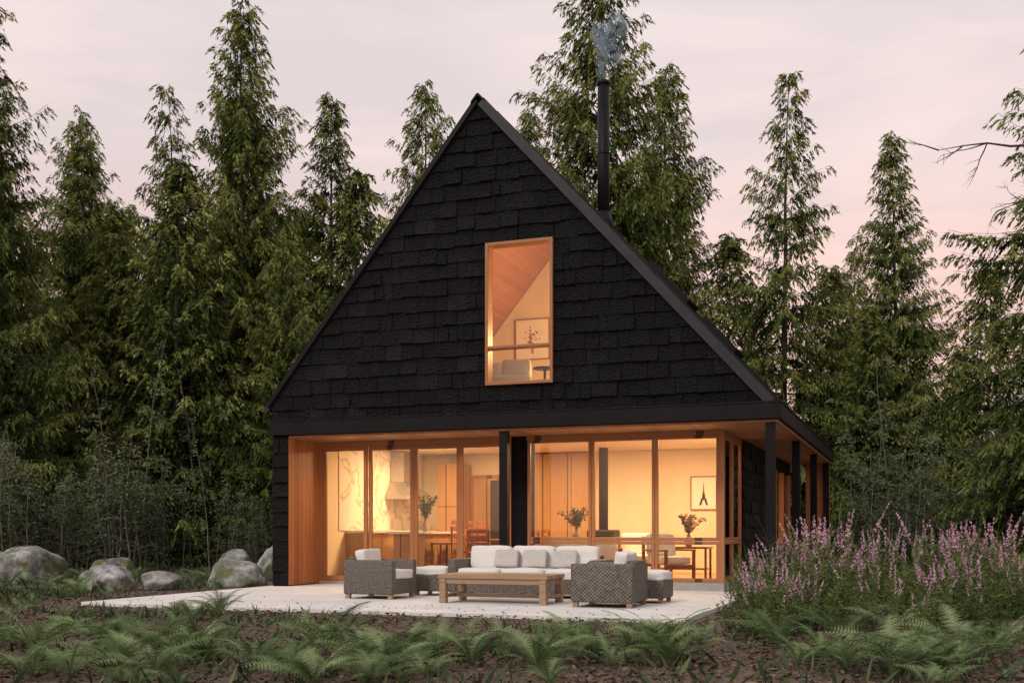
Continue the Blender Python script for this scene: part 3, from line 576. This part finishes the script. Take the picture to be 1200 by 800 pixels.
def side_table(name,x,y,w,d,h,mat=M['redwood']):
    e=hempty(name,x,y,.12); box('top',-w/2,w/2,-d/2,d/2,h-.04,h,mat,e,.006)
    for sx in(-1,1):
        for sy in(-1,1): box('leg',sx*(w/2-.04)-.02,sx*(w/2-.04)+.02,sy*(d/2-.04)-.02,sy*(d/2-.04)+.02,0,h-.04,mat,e)
    box('shelf',-w/2+.03,w/2-.03,-d/2+.03,d/2-.03,.18,.2,mat,e)
side_table('console_table',5.35,2.9,1.0,.4,.72); side_table('side_table',7.2,3.2,1.1,.6,.62)
def vase(name,x,y,z,seed,fl=True,h=.5):
    e=hempty(name,x,y,z); prof=[(.05,0),(.085,.06),(.09,.12),(.05,.19),(.035,.22),(.045,.24)]
    vs=[];fs=[];n=18
    for rr_,zz in prof:
        for k in range(n): vs.append((rr_*math.cos(k*2*math.pi/n),rr_*math.sin(k*2*math.pi/n),zz))
    for i in range(len(prof)-1):
        for k in range(n): fs.append((i*n+k,i*n+(k+1)%n,(i+1)*n+(k+1)%n,(i+1)*n+k))
    mesh('pot',vs,fs,M['ceramic'],e,True)
    r=np.random.default_rng(seed); A=Acc()
    for k in range(14):
        az=r.random()*6.28; le=r.uniform(.2,.8); P=np.array([[math.cos(az)*le*h*t**1.3,math.sin(az)*le*h*t**1.3,.2+h*t*(1-.3*le*t)] for t in np.linspace(0,1,5)])
        A.tube([tuple(p) for p in P],[.004]*5,3,0,.3); m_=34; s=r.uniform(.25,1,m_)*3.99; i=s.astype(int); B=P[i]+(P[i+1]-P[i])*(s-i)[:,None]+r.normal(0,.015,(m_,3))
        A.quads(leafq(B,nrm(r.normal(0,1,(m_,3))),r.uniform(.03,.08,m_),.016,r),np.clip(.4+r.normal(0,.2,m_),0,1),1 if fl and k%3==0 else 0)
    link(bpy.data.objects.new('foliage',A.build(name+'_foliage',[M['leaf'],M['orangefl']])),e)
vase('potted_plant',5.15,2.9,.84,1,False,.5); vase('flower_vase',7.35,3.1,.74,2,True,.45); vase('flower_vase',1.8,3.0,1.03,3,False,.6)
def lounge(name,x,y,rot,z=.12):
    e=hempty(name,x,y,z,rot)
    for sx in(-.33,.33):
        for sy in(-.33,.33): box('leg',sx-.025,sx+.025,sy-.025,sy+.025,0,.55 if sy<0 else .82,M['redwood'],e,.005)
        box('arm',sx-.035,sx+.035,-.36,.33,.55,.585,M['redwood'],e,.008)
    box('rail',-.3,.3,-.34,-.3,.22,.3,M['redwood'],e); cushion('seat_cushion',-.3,.3,-.32,.3,.3,.46,M['cushion'],e); cushion('back_cushion',-.3,.3,.14,.32,.44,.88,M['cushion'],e,-.15); return e
lounge('lounge_chair',7.15,2.2,.9); lounge('lounge_chair',6.2,3.6,0.3)
isf=hempty('interior_sofa',5.6,2.1,.12,math.pi); box('base',-.7,.7,-.4,.4,.1,.36,M['pillow'],isf,.03); cushion('seat',-.68,.68,-.4,.3,.34,.5,M['cushion'],isf); cushion('back',-.68,.68,.2,.42,.36,.72,M['cushion'],isf)
bed=hempty('loft_daybed',4.2,1.3,3.06,.25); box('bed_base',-.55,.55,-.5,.5,.3,.6,M['oak'],bed,.02); cushion('mattress',-.55,.55,-.5,.5,.6,.86,M['cushion'],bed); cushion('pillow',-.05,.5,.1,.4,.84,1.22,M['cushion'],bed,-.3); cushion('bolster',-.5,-.02,.1,.4,.84,1.15,M['white'],bed,-.3)
for sx in(-.5,.5):
    for sy in(-.45,.45): box('foot',sx-.03,sx+.03,sy-.03,sy+.03,0,.3,M['oak'],bed)
lt=hempty('loft_table',5.02,1.3,3.06); cyl('top',0,0,.98,1.01,.22,M['darkbody'],lt,24); cyl('stem',0,0,0,.98,.025,M['darkbody'],lt,12); cyl('foot',0,0,0,.03,.18,M['darkbody'],lt,20)
def alight(name,x,y,z,e,size,col=(1,.60,.28),rotx=0):
    l=bpy.data.lights.new(name,'AREA'); l.energy=e; l.size=size; l.color=col; o=link(bpy.data.objects.new(name,l)); w=H(x,y); o.location=(w[0],w[1],z); o.rotation_euler=(rotx,0,-TH); return o
for (x,y) in [(1.7,3.4),(3.6,3.6),(5.8,3.4),(7.3,3.6)]: alight('ceiling_light',x,y,2.82,122,.5)
alight('rear_room_light',5.5,9,2.8,160,.6)
def plight(name,x,y,z,e):
    l=bpy.data.lights.new(name,'POINT'); l.energy=e; l.shadow_soft_size=.12; l.color=(1,.56,.25); o=link(bpy.data.objects.new(name,l)); w=H(x,y); o.location=(w[0],w[1],z)
plight('loft_lamp',5.9,3.2,4.9,320)
for x in (1.3,3.2,6.4):
    l=bpy.data.lights.new('soffit_downlight','SPOT'); l.energy=35; l.spot_size=2.3; l.spot_blend=.8; l.shadow_soft_size=.04; l.color=(1,.60,.28); o=link(bpy.data.objects.new('soffit_downlight',l)); w=H(x,.62); o.location=(w[0],w[1],2.785)
# ================================================================ patio furniture
wk=M['wicker']; cu=M['cushion']; tk=M['teak']
def armchair(x0,x1,y0,y1,face):
    e=hempty('wicker_armchair',(x0+x1)/2,(y0+y1)/2,0,0 if face>0 else math.pi)
    hx,hy=(x1-x0)/2,(y1-y0)/2
    box('arm',-hx,hx-.02,-hy,-hy+.13,.07,.60,wk,e,.025,3); box('arm',-hx,hx-.02,hy-.13,hy,.07,.60,wk,e,.025,3)
    box('back',-hx,-hx+.13,-hy+.131,hy-.131,.07,.64,wk,e,.02,3); box('seat_base',-hx+.131,hx-.03,-hy+.131,hy-.131,.07,.30,wk,e,.01)
    for sx in(-hx+.06,hx-.08):
        for sy in(-hy+.06,hy-.06): box('foot',sx-.035,sx+.035,sy-.035,sy+.035,0,.075,tk,e)
    cushion('seat_cushion',-hx+.12,hx,-hy+.12,hy-.12,.29,.45,cu,e)
    b=cushion('back_cushion',-hx+.12,-hx+.32,-hy+.15,hy-.15,.42,.76,cu,e); b.rotation_euler=(0,-.15,0)
armchair(3.15,4.02,-2.95,-2.08,1); armchair(7.0,7.9,-3.55,-2.65,-1)
e=hempty('wicker_sofa',5.7,-1.45,0); hw=1.25
box('arm',-hw,-hw+.15,-.45,.45,.07,.60,wk,e,.025,3); box('arm',hw-.15,hw,-.45,.45,.07,.60,wk,e,.025,3); box('back',-hw+.151,hw-.151,.32,.45,.07,.66,wk,e,.02,3); box('seat_base',-hw+.151,hw-.151,-.44,.319,.07,.29,wk,e,.01)
for sx in(-hw+.07,0,hw-.07):
    for sy in(-.38,.38): box('foot',sx-.035,sx+.035,sy-.035,sy+.035,0,.075,tk,e)
for k in range(3):
    a_=-hw+.15+k*.733
    cushion('seat_cushion',a_+.004,a_+.73,-.46,.32,.28,.46,cu,e); cushion('back_cushion',a_+.01,a_+.722,.10,.31,.43,.80,cu,e,-.16)
for k,a_ in enumerate((-.60,-.12,.38)): b=cushion('throw_pillow',a_,a_+.40,-.06,.09,.45,.74,M['pillow'],e,-.3)
def ottoman(x,y,w=.6):
    e=hempty('wicker_ottoman',x,y,0); box('base',-w/2,w/2,-w/2,w/2,.07,.33,wk,e,.02,3); cushion('cushion',-w/2,w/2,-w/2,w/2,.32,.47,cu,e)
    for sx in(-1,1):
        for sy in(-1,1): box('foot',sx*(w/2-.06)-.03,sx*(w/2-.06)+.03,sy*(w/2-.06)-.03,sy*(w/2-.06)+.03,0,.075,tk,e)
ottoman(4.1,-1.5,.62); ottoman(7.75,-2.1,.66)
e=hempty('wooden_coffee_table',5.78,-2.95,0); w,d=.84,.42
for k in range(6): box('top_board',-w,w,-d+k*.14+.003,-d+(k+1)*.14-.003,.36,.42,tk,e,.006)
for sx in(-1,1):
    for sy in(-1,1): box('leg',sx*(w-.07)-.05,sx*(w-.07)+.05,sy*(d-.06)-.05,sy*(d-.06)+.05,0,.36,tk,e,.006)
box('apron',-w+.121,w-.121,-d+.03,-d+.06,.28,.358,tk,e); box('apron',-w+.121,w-.121,d-.06,d-.03,.28,.358,tk,e); box('apron',-w+.05,-w+.08,-d+.112,d-.112,.28,.358,tk,e); box('apron',w-.08,w-.05,-d+.112,d-.112,.28,.358,tk,e)
box('low_stretcher',-w+.121,w-.121,-.04,.04,.08,.13,tk,e); 
for sx in(-1,1): box('low_rail',sx*(w-.07)-.04,sx*(w-.07)+.04,-d+.112,d-.112,.08,.13,tk,e)
# ------------------------------------------------ smoke
m=bpy.data.materials.new('chimney_smoke'); m.use_nodes=True; nt=m.node_tree; nt.nodes.clear(); o=N(nt,'ShaderNodeOutputMaterial'); pv=N(nt,'ShaderNodeVolumePrincipled'); pv.inputs['Color'].default_value=(.50,.68,.82,1)
v=coords(nt,(1,1,.6)); n1=N(nt,'ShaderNodeTexNoise',Scale=3.0,Detail=3,Roughness=.6,Distortion=1.8); nt.links.new(v,n1.inputs['Vector'])
mr=N(nt,'ShaderNodeMapRange'); nt.links.new(n1.outputs['Fac'],mr.inputs[0]); mr.inputs[1].default_value=.50; mr.inputs[2].default_value=.68; mr.inputs[3].default_value=0; mr.inputs[4].default_value=8
nt.links.new(mr.outputs[0],pv.inputs['Density']); nt.links.new(pv.outputs[0],o.inputs['Volume'])
w=H(5.12,5); pts=[];rd=[]
for i in range(10): t=i/9; pts.append((.25*t*math.sin(3*t)+.0,0,t*1.35)); rd.append(.10+.46*t**.8*(1-.55*max(0,t-.75)*4))
vs,fs=tube(pts,rd,16); so=mesh('chimney_smoke',vs,fs,m,None,True); so.location=(w[0],w[1],10.80)
# ------------------------------------------------ world, sun
wd=bpy.data.worlds.new('World'); scene.world=wd; wd.use_nodes=True; nt=wd.node_tree; nt.nodes.clear()
o=N(nt,'ShaderNodeOutputWorld'); bg=N(nt,'ShaderNodeBackground'); sk=N(nt,'ShaderNodeTexSky',sky_type='NISHITA'); sk.sun_disc=False; sk.sun_elevation=math.radians(38); sk.sun_rotation=math.radians(215)
tc=N(nt,'ShaderNodeTexCoord'); sp=N(nt,'ShaderNodeSeparateXYZ'); nt.links.new(tc.outputs['Generated'],sp.inputs[0])
sc=N(nt,'ShaderNodeVectorMath',operation='SCALE'); nt.links.new(sk.outputs[0],sc.inputs[0]); sc.inputs['Scale'].default_value=.08
mp=N(nt,'ShaderNodeMapping'); mp.inputs['Scale'].default_value=(1.2,1.2,6.5); mp.inputs['Rotation'].default_value=(.0,.12,0); nt.links.new(tc.outputs['Generated'],mp.inputs[0]); cn=N(nt,'ShaderNodeTexNoise',Scale=1.9,Detail=6,Roughness=.55,Distortion=.4); nt.links.new(mp.outputs[0],cn.inputs['Vector'])
grad=ramp(nt,sp.outputs['Z'],[(.0,(1.0,.56,.42)),(.16,(1.0,.68,.58)),(.32,(.95,.82,.79)),(.6,(.90,.87,.88))])
ccol=ramp(nt,cn.outputs['Fac'],[(.38,(.88,.86,.88)),(.62,(1.08,1.0,.98))])
ml=N(nt,'ShaderNodeMix',data_type='RGBA',blend_type='MULTIPLY'); ml.inputs[0].default_value=1; nt.links.new(grad,ml.inputs[6]); nt.links.new(ccol,ml.inputs[7])
mx=N(nt,'ShaderNodeMix',data_type='RGBA'); mx.inputs[0].default_value=.90; nt.links.new(sc.outputs[0],mx.inputs[6]); nt.links.new(ml.outputs[2],mx.inputs[7])
nt.links.new(mx.outputs[2],bg.inputs[0]); bg.inputs[1].default_value=1.04; nt.links.new(bg.outputs[0],o.inputs[0])
sl=bpy.data.lights.new('sun','SUN'); sl.energy=1.4; sl.angle=math.radians(12); sl.color=(1,.95,.86); so=link(bpy.data.objects.new('sun',sl))
d=Vector((.55,.7,-.75)); so.rotation_euler=d.to_track_quat('-Z','Y').to_euler()
# ------------------------------------------------ camera
cam=bpy.data.cameras.new('camera'); cam.lens=38.4; cam.sensor_width=36; cam.shift_y=.184; cam.clip_end=3000
co=link(bpy.data.objects.new('camera',cam)); co.location=(0,0,1.06); co.rotation_euler=(math.pi/2,0,0); scene.camera=co
scene.view_settings.view_transform='Standard'; scene.view_settings.look='None'; scene.view_settings.exposure=0
